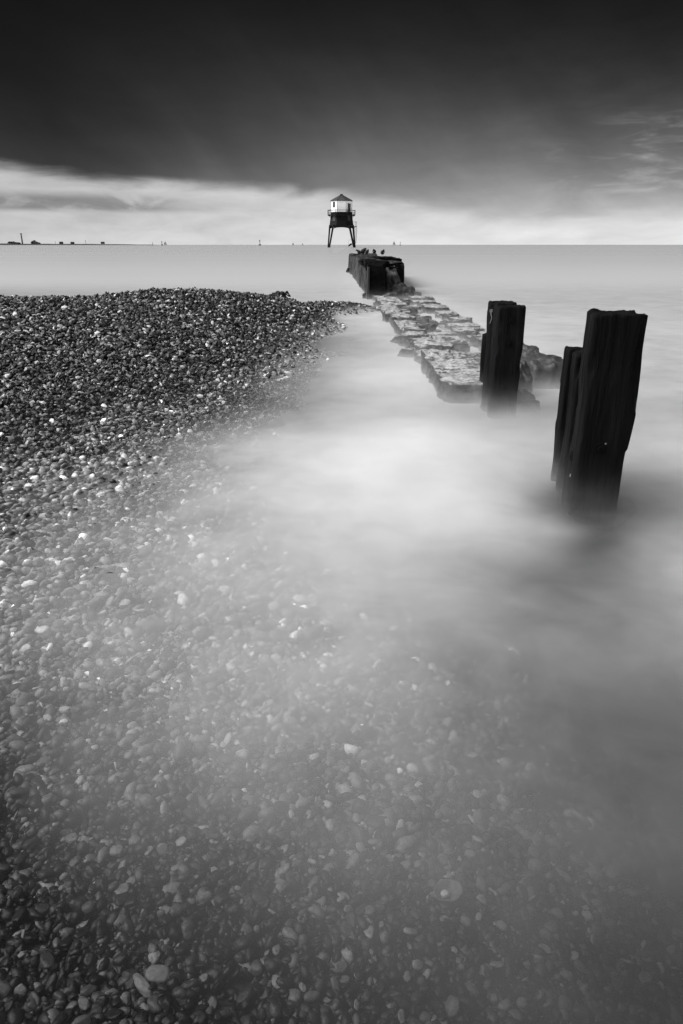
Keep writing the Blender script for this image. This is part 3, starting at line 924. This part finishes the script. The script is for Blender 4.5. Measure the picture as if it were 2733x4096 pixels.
def bird(px, py, y, turn, label, s=1.0, crouch=0.0, ztop=None):
    p = WY(px, py, y)
    t = empty('wading_bird', (p.x, y, p.z), turn, s)
    tag(t, label, 'bird', 'birds resting on the sea wall')
    bird_body(1.0, 0, crouch, 1).build('body', M['feather'], t, True)
    for sy in (-1, 1):
        mb = MB()
        mb.tube([(0.005, sy * 0.014, 0.045 - crouch), (-0.004, sy * 0.014, 0.02 - crouch * 0.5), (0.002, sy * 0.014, 0.0)], 0.0030, 6)
        mb.tube([(-0.006, sy * 0.014, 0.002), (0.018, sy * 0.018, 0.001)], 0.0022, 5)
        mb.build('leg', M['feather'], t)
        wb = MB()
        rings = []
        for x, z, h, o in [(0.035, 0.078, 0.004, 0.030), (0.022, 0.078, 0.022, 0.036), (-0.01, 0.072, 0.026, 0.038), (-0.045, 0.064, 0.016, 0.029), (-0.085, 0.055, 0.003, 0.010)]:
            z -= crouch
            rings.append([(x, sy * (o + 0.004 * math.cos(a)), z + math.sin(a) * h) for a in [2 * math.pi * k / 8 for k in range(8)]])
        wb.rings(rings)
        wb.build('wing', M['feather'], t, True)
    cb = MB()
    rings = []
    for x, z, r in [(0.030, 0.060, 0.004), (0.040, 0.066, 0.016), (0.0485, 0.080, 0.016), (0.052, 0.092, 0.005)]:
        rings.append([(x + 0.004, math.cos(a) * r, z - crouch + math.sin(a) * r * 0.8) for a in [2 * math.pi * k / 8 for k in range(8)]])
    cb.rings(rings)
    cb.build('pale_breast', M['white_feather'], t, True)
    return t
ZT = 0.93
bird(359.0, 254.9, 33.0, R(200), 'dark bird at the left end of the row on the wall top, facing left', 1.75)
bird(363.0, 254.6, 31.0, R(35), 'large dark hunched bird leaning right, second in the row on the wall', 2.0)
bird(366.8, 254.6, 30.0, R(-60), 'small dark bird crouched close against the large hunched bird', 1.55)
bird(374.3, 254.4, 28.0, R(-110), 'dark bird standing alone in the middle of the wall top', 1.45)
bird(382.5, 255.4, 26.0, R(-70), 'dark upright bird with pale breast at the right end of the row on the wall', 1.5)

# ------------------------------------------------------------------ lighthouse
LD = 430.0
LU = 0.0402            # metres per measured unit across
LV = 0.0374            # metres per measured unit up
def lx(u): return (u - 425.0) * LU
def lz(v): return (910.0 - v) * LV
def octagon(r, z, n=8):
    return [(r * math.cos(R(22.5 + 45 * k)), r * math.sin(R(22.5 + 45 * k)), z) for k in range(n)]
lh = empty('lighthouse', (0.0, LD, 0.0))
tag(lh, 'small disused lighthouse with white eight sided lantern house on black splayed iron legs', 'lighthouse')
C8 = math.cos(R(22.5))
rH = 150 * LU / C8
# lantern house
MB().rings([octagon(rH, lz(440)), octagon(rH, lz(248))]).build('lantern_house', M['white_paint'], lh)
mb = MB()
mb.rings([octagon(rH * 1.035, lz(252)), octagon(rH * 1.05, lz(246)), octagon(rH * 1.05, lz(243)), octagon(22 * LU, lz(166))])
roof = mb.build('roof', M['roof'], lh)
mb = MB()
for k in range(8):
    a = R(22.5 + 45 * k)
    mb.tube([(rH * 1.05 * math.cos(a), rH * 1.05 * math.sin(a), lz(243)), (20 * LU * math.cos(a), 20 * LU * math.sin(a), lz(164))], 0.11, 5)
mb.build('roof_rib', M['black_iron'], roof)
MB().rings([octagon(20 * LU, lz(170)), octagon(20 * LU, lz(152)), octagon(23 * LU, lz(152)), octagon(23 * LU, lz(149))]).build('roof_cap', M['black_iron'], roof)
for k in range(8):
    a = R(22.5 + 45 * k)
    mb = MB()
    mb.tube([(rH * 1.003 * math.cos(a), rH * 1.003 * math.sin(a), lz(438)), (rH * 1.003 * math.cos(a), rH * 1.003 * math.sin(a), lz(252))], 0.07, 5)
    mb.build('corner_post', M['far_grey'], lh)
# facing panels on the slanting sides: window left, door right
def facet_panel(name, side, s0, s1, v0, v1, m, r, proud=0.05, parent=None):
    n = Vector((side * math.cos(R(45)), -math.sin(R(45)), 0))
    tvec = Vector((side * math.sin(R(45)), math.cos(R(45)), 0))
    half = r * math.sin(R(22.5))
    c = n * (r * C8)
    mb = MB()
    vs = []
    for off in (-0.06, proud):
        for s, z in ((s0, lz(v0)), (s1, lz(v0)), (s1, lz(v1)), (s0, lz(v1))):
            q = c + tvec * (s * half) + n * off
            vs.append((q.x, q.y, z))
    mb.add(vs, [(3, 2, 1, 0), (4, 5, 6, 7), (0, 1, 5, 4), (1, 2, 6, 5), (2, 3, 7, 6), (3, 0, 4, 7)])
    return mb.build(name, m, parent or lh)
wf = facet_panel('window', -1, -0.42, 0.42, 346, 258, M['white_paint'], rH, 0.03)
facet_panel('pane', -1, -0.36, 0.36, 338, 262, M['window'], rH, 0.06, wf)
dr = facet_panel('door', 1, -0.40, 0.50, 440, 284, M['door'], rH, 0.06)
facet_panel('door_panel', 1, -0.30, 0.40, 425, 296, M['roof'], rH, 0.10, dr)
# black lower cabin, widening downwards, with arched skirt
rt, rb = 152 * LU / C8, 172 * LU / C8
MB().rings([octagon(rH * 1.02, lz(440)), octagon(rH * 1.02, lz(404))]).build('plinth', M['black_iron'], lh)
MB().rings([octagon(rb, lz(592)), octagon(rt, lz(441))]).build('cabin', M['black_iron'], lh)
MB().rings([octagon(rb * 1.02, lz(594)), octagon(rb * 1.03, lz(590)), octagon(rb * 1.03, lz(586)), octagon(rb * 1.02, lz(584))]).build('belt_course', M['black_iron'], lh)
# the two grey panels on the slanting sides of the cabin
def cabin_panel(side):
    mb = MB()
    vs = []
    for off in (-0.02, 0.07):
        for v, s in ((530, -0.55), (530, 0.28), (455, 0.28), (455, -0.55)):
            f = (592 - v) / (592 - 441.0)
            r = rb + (rt - rb) * f
            n = Vector((side * math.cos(R(45)), -math.sin(R(45)), 0))
            tv = Vector((side * math.sin(R(45)), math.cos(R(45)), 0))
            q = n * (r * C8 + off) + tv * (s * r * math.sin(R(22.5)))
            vs.append((q.x, q.y, lz(v)))
    mb.add(vs, [(3, 2, 1, 0), (4, 5, 6, 7), (0, 1, 5, 4), (1, 2, 6, 5), (2, 3, 7, 6), (3, 0, 4, 7)])
    mb.build('cabin_panel', M['panel'], lh)
cabin_panel(-1); cabin_panel(1)
# arched skirts: front and back between the legs
def skirt(y, u0, u1, crown, spring, name='arched_skirt'):
    mb = MB()
    n = 20
    vs = []
    for dy in (-0.25, 0.25):
        for i in range(n + 1):
            u = u0 + (u1 - u0) * i / n
            tt = (i / n) * 2 - 1
            v = crown + (spring - crown) * (1 - math.sqrt(max(0, 1 - tt * tt * 0.98)))
            vs.append((lx(u), y + dy, lz(592)))
            vs.append((lx(u), y + dy, lz(v)))
    fs = []
    k = 2 * (n + 1)
    for i in range(n):
        a = 2 * i
        fs += [(a, a + 1, a + 3, a + 2), (k + a, k + a + 2, k + a + 3, k + a + 1), (a + 1, k + a + 1, k + a + 3, a + 3), (a, a + 2, k + a + 2, k + a)]
    fs += [(0, k, k + 1, 1), (2 * n, 2 * n + 1, k + 2 * n + 1, k + 2 * n)]
    mb.add(vs, fs)
    mb.build(name, M['black_iron'], lh)
yF, yB = -rb * C8 * 0.96, rb * C8 * 0.96
skirt(yF, 318, 528, 622, 644)
skirt(yB * 0.5, 258, 312, 628, 645)
skirt(yB * 0.5, 546, 588, 628, 645)
# four legs, front pair closer together at the head
def leg(u0, v0, y0, u1, y1, r):
    MB().tube([(lx(u0), y0, lz(v0)), (lx((u0 + u1) / 2), (y0 + y1) / 2, lz((v0 + 915) / 2)), (lx(u1), y1, lz(915))], r, 10, r * 0.82).build('leg', M['black_iron'], lh)
leg(309, 588, yF, 250, yF - 2.2, 0.56)
leg(535, 588, yF, 604, yF - 2.2, 0.66)
leg(255, 588, yB * 0.5, 227, yB * 0.5 + 2.2, 0.52)
leg(593, 588, yB * 0.5, 624, yB * 0.5 + 2.2, 0.62)
# gallery, railing, brackets
rG = 196 * LU / C8
MB().rings([octagon(rG, lz(453)), octagon(rG, lz(438))]).build('gallery_deck', M['black_iron'], lh)
rl = empty('x', (0, 0, 0)); bpy.data.objects.remove(rl)
mb = MB()
for v, r_ in ((380, 0.12), (408, 0.08), (425, 0.07)):
    o8 = octagon(rG * 0.99, lz(v))
    for k in range(8):
        mb.tube([o8[k], o8[(k + 1) % 8]], r_, 5)
rail = mb.build('gallery_railing', M['black_iron'], lh)
for k in range(8):
    a = octagon(rG * 0.99, lz(374))[k]
    MB().tube([(a[0], a[1], lz(442)), a], 0.17, 6).build('baluster', M['black_iron'], rail)
for k in range(8):
    a = R(22.5 + 45 * k)
    p0 = Vector((math.cos(a), math.sin(a), 0))
    pts = []
    for i in range(7):
        q = i / 6 * math.pi / 2
        rr_ = rt * 1.01 + (rG * 0.96 - rt) * (1 - math.cos(q))
        pts.append(p0 * rr_ + Vector((0, 0, lz(500) + (lz(451) - lz(500)) * math.sin(q))))
    MB().tube(pts, 0.13, 6).build('bracket', M['black_iron'], lh)
# side ladder with landing
ld = empty('x', (0, 0, 0)); bpy.data.objects.remove(ld)
mb = MB()
mb.box(lx(596), lx(645), -1.2, 1.2, lz(606), lz(600))
land = mb.build('ladder_landing', M['black_iron'], lh)
mb = MB()
for y in (-1.1, 1.1):
    mb.tube([(lx(597), y, lz(540)), (lx(643), y, lz(540))], 0.06, 5)
    for u in (626, 643):
        mb.tube([(lx(u), y, lz(602)), (lx(u), y, lz(538))], 0.06, 5)
mb.tube([(lx(643), -1.1, lz(540)), (lx(643), 1.1, lz(540))], 0.06, 5)
mb.build('landing_rail', M['black_iron'], land)
mb = MB()
for y in (-0.9, 0.0):
    mb.tube([(lx(644), y, lz(600)), (lx(647), y, lz(665)), (lx(640), y, lz(770)), (lx(634), y, lz(852))], 0.09, 6)
    mb.tube([(lx(606), y, lz(640)), (lx(612), y, lz(760)), (lx(625), y, lz(852))], 0.07, 6)
for i in range(17):
    v = 612 + i * 14
    f = (v - 612) / 238.0
    mb.tube([(lx(608 + 17 * f), -0.45, lz(v)), (lx(646 - 12 * f), -0.45, lz(v))], 0.07, 5)
mb.build('ladder', M['black_iron'], lh)
mb = MB()
mb.tube([(lx(602), 0, lz(640)), (lx(615), 0, lz(618)), (lx(640), 0, lz(605))], 0.1, 6)
mb.build('landing_brace', M['black_iron'], land)
# remains of the lower stage
mb = MB()
c = [(lx(522), lz(892)), (lx(535), lz(893)), (lx(578), lz(866)), (lx(578), lz(850)), (lx(550), lz(852)), (lx(522), lz(880))]
vs = [(a, yF - 1.0, b) for a, b in c] + [(a, yF + 0.2, b) for a, b in c]
mb.add(vs, [(0, 1, 2, 3, 4, 5), (11, 10, 9, 8, 7, 6)] + [(i, i + 6, (i + 1) % 6 + 6, (i + 1) % 6) for i in range(6)])
stg = mb.build('boarding_stage', M['black_iron'], lh)
mb = MB()
mb.tube([(lx(527), yF - 0.5, lz(885)), (lx(527), yF - 0.5, lz(820)), (lx(534), yF - 0.5, lz(803)), (lx(548), yF - 0.5, lz(795)), (lx(562), yF - 0.5, lz(797))], 0.055, 6)
mb.build('handrail', M['black_iron'], stg)
# gulls on the gallery rail
for i, u in enumerate((247, 257, 267)):
    mb = bird_body(4.0, 0, 0.06, 3)
    g = mb.build('gull', M['feather'], None, True)
    q = octagon(rG * 0.99, lz(380))
    g.location = (lx(u), LD - 1.5 - (u - 232) * LU * 1.0 * 1.0, lz(380) + 0.05)
    g.location.y = LD - (rG * math.sin(R(22.5)) + (lx(u) + rG * C8))
    tag(g, ['leftmost of the three tiny gulls perched on the lighthouse gallery rail', 'middle one of the three tiny gulls perched on the lighthouse gallery rail',
            'rightmost of the three tiny gulls perched on the lighthouse gallery rail'][i], 'gull', 'gulls on the gallery rail')

# ------------------------------------------------------------------ seaweed on the crest
def seaweed():
    p = W(279, 295.5, 0.50)
    t = empty('seaweed_clump', (p.x, p.y, p.z - 0.05))
    tag(t, 'dark tangled seaweed clump lying on the crest of the shingle bank', 'seaweed')
    r = random.Random(3)
    for k in range(16):
        mb = MB()
        a = r.uniform(0, 6.28)
        L = r.uniform(0.10, 0.2)
        h = r.uniform(0.05, 0.11)
        pts = []
        x0, y0 = r.uniform(-0.14, 0.14), r.uniform(-0.06, 0.06)
        for i in range(8):
            f = i / 7
            pts.append((x0 + math.cos(a) * L * f, y0 + math.sin(a) * L * f, math.sin(f * math.pi) * h + 0.02))
        mb.tube(pts, 0.022, 6, 0.010)
        mb.build('frond', M['weed'], t, True)
    o = link('holdfast', rock_mesh((0.16, 0.12, 0.08), 77, 4, 0.1, 0.35, 3.0), M['weed'], t, True)
    o.location.z = 0.04
seaweed()

# ------------------------------------------------------------------ single pebbles and shells that catch the eye
def feature(px, py, r, label, shape=(1, 0.8, 0.6), m='shell', seed=1, name='pebble', cat='pebble', rz=0.0, lift=0.014):
    p = W(px, py, 0.0)
    zb_ = float(bed(np.array([[p.x, p.y]]))[0])
    p = W(px, py, zb_ + lift)
    o = link(name, rock_mesh((r * 0.68 * shape[0], r * 0.68 * shape[1], r * 0.68 * shape[2]), seed, 4, 0.25, 0.12, 1.2, 3), M[m], None, True)
    o.location = p
    o.rotation_euler = (0.2, 0.1, rz)
    tag(o, label, cat, 'pale stones picked out on the shingle')
    return o
M['pale'] = mat('pale_pebble', 0.17, 0.5, 25.0, 0.3, 0.2, 90.0, 0.4)
feature(163, 770, 0.021, 'bright white wedge shaped pebble in the lower left shallows', (1, 0.85, 0.5), 'shell', 501)
feature(64, 722, 0.022, 'white rounded pebble left of the wedge shaped one, nearer the left edge', (1, 0.75, 0.6), 'shell', 502, rz=0.5)
feature(248, 801, 0.030, 'broad grey disc shaped pebble right of the white wedge shaped one', (1, 0.95, 0.35), 'pale', 503)
feature(466, 921, 0.022, 'smooth pale oval pebble just below the ringed shell', (1, 0.75, 0.6), 'pale', 504, rz=-0.6)
feature(117, 851, 0.028, 'large mottled grey pebble in the dark shallows at lower left', (1, 0.85, 0.6), 'pale', 505)
feature(172, 890, 0.030, 'knobbly pale stone above the lower left corner', (1.2, 0.8, 0.6), 'pale', 506, rz=0.4)
feature(142, 985, 0.034, 'long pale finger shaped stone near the bottom edge', (1.4, 0.55, 0.55), 'pale', 507, rz=-0.7)
feature(158, 975, 0.034, 'broad lumpy grey stone beside the finger shaped one', (1.3, 0.9, 0.6), 'pale', 508, rz=0.1)
feature(29, 486, 0.036, 'bright white stone lying at the edge of the dark shingle, far left', (1.1, 0.8, 0.6), 'shell', 509, lift=0.03)
feature(522, 1003, 0.017, 'round pale pebble near the bottom right of the shallows', (1, 1, 0.8), 'pale', 510)
def ring_shell():
    p = W(448, 893, 0.0)
    zb_ = float(bed(np.array([[p.x, p.y]]))[0])
    p = W(448, 893, zb_ + 0.02)
    t = empty('shell', p, 0.4)
    tag(t, 'open ring rimmed shell with a white stone inside, in the right shallows', 'shell')
    n = 28
    rings = []
    for r_, z_ in ((0.012, -0.008), (0.026, -0.002), (0.034, 0.010), (0.037, 0.012), (0.036, 0.009), (0.028, -0.006), (0.012, -0.013)):
        rings.append([(math.cos(2 * math.pi * k / n) * r_ * 1.12, math.sin(2 * math.pi * k / n) * r_ * 0.9, z_ + 0.002 * math.sin(5 * 2 * math.pi * k / n)) for k in range(n)])
    MB().rings(rings).build('valve', M['pale'], t, True)
    o = link('stone', rock_mesh((0.012, 0.010, 0.008), 88, 3, 0.2, 0.1), M['shell'], t, True)
    o.location = (-0.010, 0.0, 0.002)
ring_shell()

# ------------------------------------------------------------------ far shore, chimney, boats
def far(px, d):
    """x position at ground distance d that stands under picture column px on the horizon"""
    return (px - 341.5) / F * (d * CP)
FD = 3500.0
mb = MB()
prof = [(-60, 9), (-20, 9), (4, 12), (30, 9), (60, 8), (100, 9), (140, 9), (170, 7), (200, 8), (240, 8), (280, 7), (320, 8), (360, 6), (420, 6), (480, 5), (520, 3.5), (570, 3)]
prof = [(a / 4.0 if a > 0 else a / 4.0, h) for a, h in prof]
vs, fs = [], []
for px, h in prof:
    x = far(px, FD)
    h *= 0.72
    vs += [(x, FD, -1), (x, FD, h * 0.85), (x, FD + 160, h), (x, FD + 400, -1)]
for i in range(len(prof) - 1):
    for k in range(3):
        fs.append((i * 4 + k, i * 4 + 4 + k, i * 4 + 5 + k, i * 4 + 1 + k))
mb.add(vs, fs)
hd = mb.build('headland', M['land'])
tag(hd, kind='structure')
def far_chimney():
    x = far(17.2, FD)
    t = empty('chimney', (x, FD + 60, 5))
    tag(t, 'tall thin chimney rising from the far low shore at left', 'chimney')
    MB().rings([[(math.cos(q) * r_, math.sin(q) * r_, z_) for q in [2 * math.pi * k / 12 for k in range(12)]] for r_, z_ in ((3.6, 0), (3.0, 40), (2.8, 45))]).build('stack', M['far_grey'], t)
    MB().rings([[(math.cos(q) * r_, math.sin(q) * r_, z_) for q in [2 * math.pi * k / 12 for k in range(12)]] for r_, z_ in ((3.2, 44), (4.6, 45.5), (4.6, 47), (3.6, 48))]).build('cap', M['land'], t)
far_chimney()
def far_tree(px, wpx, hgt, seed, label):
    x = far(px, FD)
    t = empty('tree_clump', (x, FD + 70, 6))
    tag(t, label, 'trees', 'trees on the far shore')
    r = random.Random(seed)
    wd = wpx / F * FD * CP
    n = max(4, int(wd / 7))
    V, Fc = [], []
    off = 0
    bv, bf = ico(3)
    for k in range(n):
        f = (k + 0.5) / n * 2 - 1
        hh = hgt * (1 - 0.55 * f * f) * r.uniform(0.75, 1.1)
        q = bv * (1 + 0.30 * fbm(bv * 2 + k * 5 + seed, 3, seed + k))[:, None] * np.array([7.5, 9, hh * 0.55]) + np.array([f * wd / 2, r.uniform(-8, 8), hh * 0.5])
        V.append(q); Fc.append(bf + off); off += len(q)
    link('crown', fast_mesh('crown', np.concatenate(V), np.concatenate(Fc)), M['tree'], t, True)
    MB().tube([(0, 0, -2), (0, 0, hgt * 0.5)], 0.9, 8, 0.5).build('trunk', M['tree'], t)
far_tree(5.5, 8, 11, 1, 'broad clump of dark trees on the far shore at the left edge')
far_tree(10.5, 5, 8, 4, 'lower clump of trees between the left edge and the chimney')
far_tree(27.7, 4.2, 15, 2, 'peaked clump of trees just right of the tall chimney')
far_tree(31.0, 4.5, 10, 3, 'low rounded clump of trees right of the peaked one')
def far_building(px, hgt, label):
    x = far(px, FD)
    t = empty('building', (x, FD + 40, 5))
    tag(t, label, 'building', 'buildings along the far shore')
    MB().box(-7.5, 7.5, -6, 6, 0, hgt).build('wall', M['tree'], t)
    MB().rings([[(-8.5, -7, hgt), (8.5, -7, hgt), (8.5, 7, hgt), (-8.5, 7, hgt)], [(-4.5, -3, hgt + 1.8), (4.5, -3, hgt + 1.8), (4.5, 3, hgt + 1.8), (-4.5, 3, hgt + 1.8)]]).build('roof', M['land'], t)
far_building(58.3, 9.0, 'tiny square building on the far shore, nearest to the chimney')
far_building(69.6, 8.0, 'tiny lower building on the far shore, middle one of three')
far_building(100.2, 8.5, 'tiny square building on the far shore, farthest from the chimney')
def far_mast(px, hgt, label):
    t = empty('mast', (far(px, FD), FD + 30, 4))
    tag(t, label, 'mast', 'masts on the far shore')
    MB().tube([(0, 0, 0), (0, 0, hgt)], 0.9, 6, 0.5).build('pole', M['far_grey'], t)
    MB().box(-2.2, 2.2, -0.3, 0.3, hgt * 0.80, hgt * 0.85).build('crossarm', M['far_grey'], t)
far_mast(83.7, 20, 'hair thin mast on the far shore between two small buildings')
far_mast(53.2, 14, 'fainter shorter mast on the far shore left of the small buildings')

def sailing_boat(px, d, s, label):
    t = empty('sailing_boat', (far(px, d), d, 0), 0.3, s)
    tag(t, label, 'boat', 'boats on the horizon')
    rings = []
    for x, wd, z in ((-6, 0.9, 1.3), (-3, 1.7, 1.1), (1, 1.8, 1.1), (4.5, 1.0, 1.3), (6.4, 0.1, 1.6)):
        rings.append([(x, -wd, z), (x * 0.94, -wd * 0.5, -0.4), (x * 0.94, wd * 0.5, -0.4), (x, wd, z)])
    MB().rings(rings).build('hull', M['far_grey'], t)
    MB().tube([(0.8, 0, 0.5), (0.8, 0, 15)], 0.16, 6, 0.08).build('mast', M['far_grey'], t)
    MB().add([(0.6, -0.05, 2.2), (0.6, -0.05, 14.3), (-4.8, -0.4, 2.4), (0.6, 0.05, 2.2), (0.6, 0.05, 14.3), (-4.8, 0.0, 2.4)],
             [(0, 1, 2), (5, 4, 3), (0, 3, 4, 1), (1, 4, 5, 2), (2, 5, 3, 0)]).build('mainsail', M['sail'], t)
    MB().add([(1.1, -0.05, 12.5), (6.2, -0.05, 1.8), (1.3, -0.6, 2.2), (1.1, 0.05, 12.5), (6.2, 0.05, 1.8), (1.3, -0.4, 2.2)],
             [(0, 1, 2), (5, 4, 3), (0, 3, 4, 1), (1, 4, 5, 2), (2, 5, 3, 0)]).build('jib', M['sail'], t)
def buoy(px, d, s, label):
    t = empty('channel_buoy', (far(px, d), d, 0), 0, s)
    tag(t, label, 'buoy', 'channel buoys on the horizon')
    def ring(r_, z_): return [(math.cos(q) * r_, math.sin(q) * r_, z_) for q in [2 * math.pi * k / 12 for k in range(12)]]
    MB().rings([ring(1.3, -0.5), ring(1.5, 0.2), ring(1.4, 1.0), ring(0.5, 1.3)]).build('float', M['roof'], t)
    mb = MB()
    for k in range(4):
        a = R(45 + 90 * k)
        mb.tube([(math.cos(a) * 1.0, math.sin(a) * 1.0, 1.1), (math.cos(a) * 0.3, math.sin(a) * 0.3, 4.6)], 0.12, 5)
    mb.build('lattice', M['roof'], t)
    MB().rings([ring(0.6, 4.5), ring(0.7, 5.2), ring(0.1, 6.2)]).build('topmark', M['roof'], t)
buoy(152.7, 2400, 1.5, 'faint slim buoy on the horizon left of the dark one')
buoy(162.0, 2000, 1.8, 'dark stout buoy on the horizon right of the far shore')
sailing_boat(165.2, 3000, 1.1, 'pale sailing boat on the horizon right of the dark buoy')
buoy(259.8, 1700, 2.0, 'darkest tall buoy on the horizon, left of the lighthouse')
sailing_boat(293.0, 3600, 0.9, 'tiny boat on the horizon, left one of the pair beside the lighthouse')
sailing_boat(302.5, 3900, 0.7, 'tiniest boat on the horizon, nearest left of the lighthouse')
sailing_boat(393.9, 3000, 1.15, 'tiny boat on the horizon right of the lighthouse, taller of two')
buoy(400.2, 1900, 1.4, 'small buoy on the horizon right of the lighthouse, beside the tiny boat')
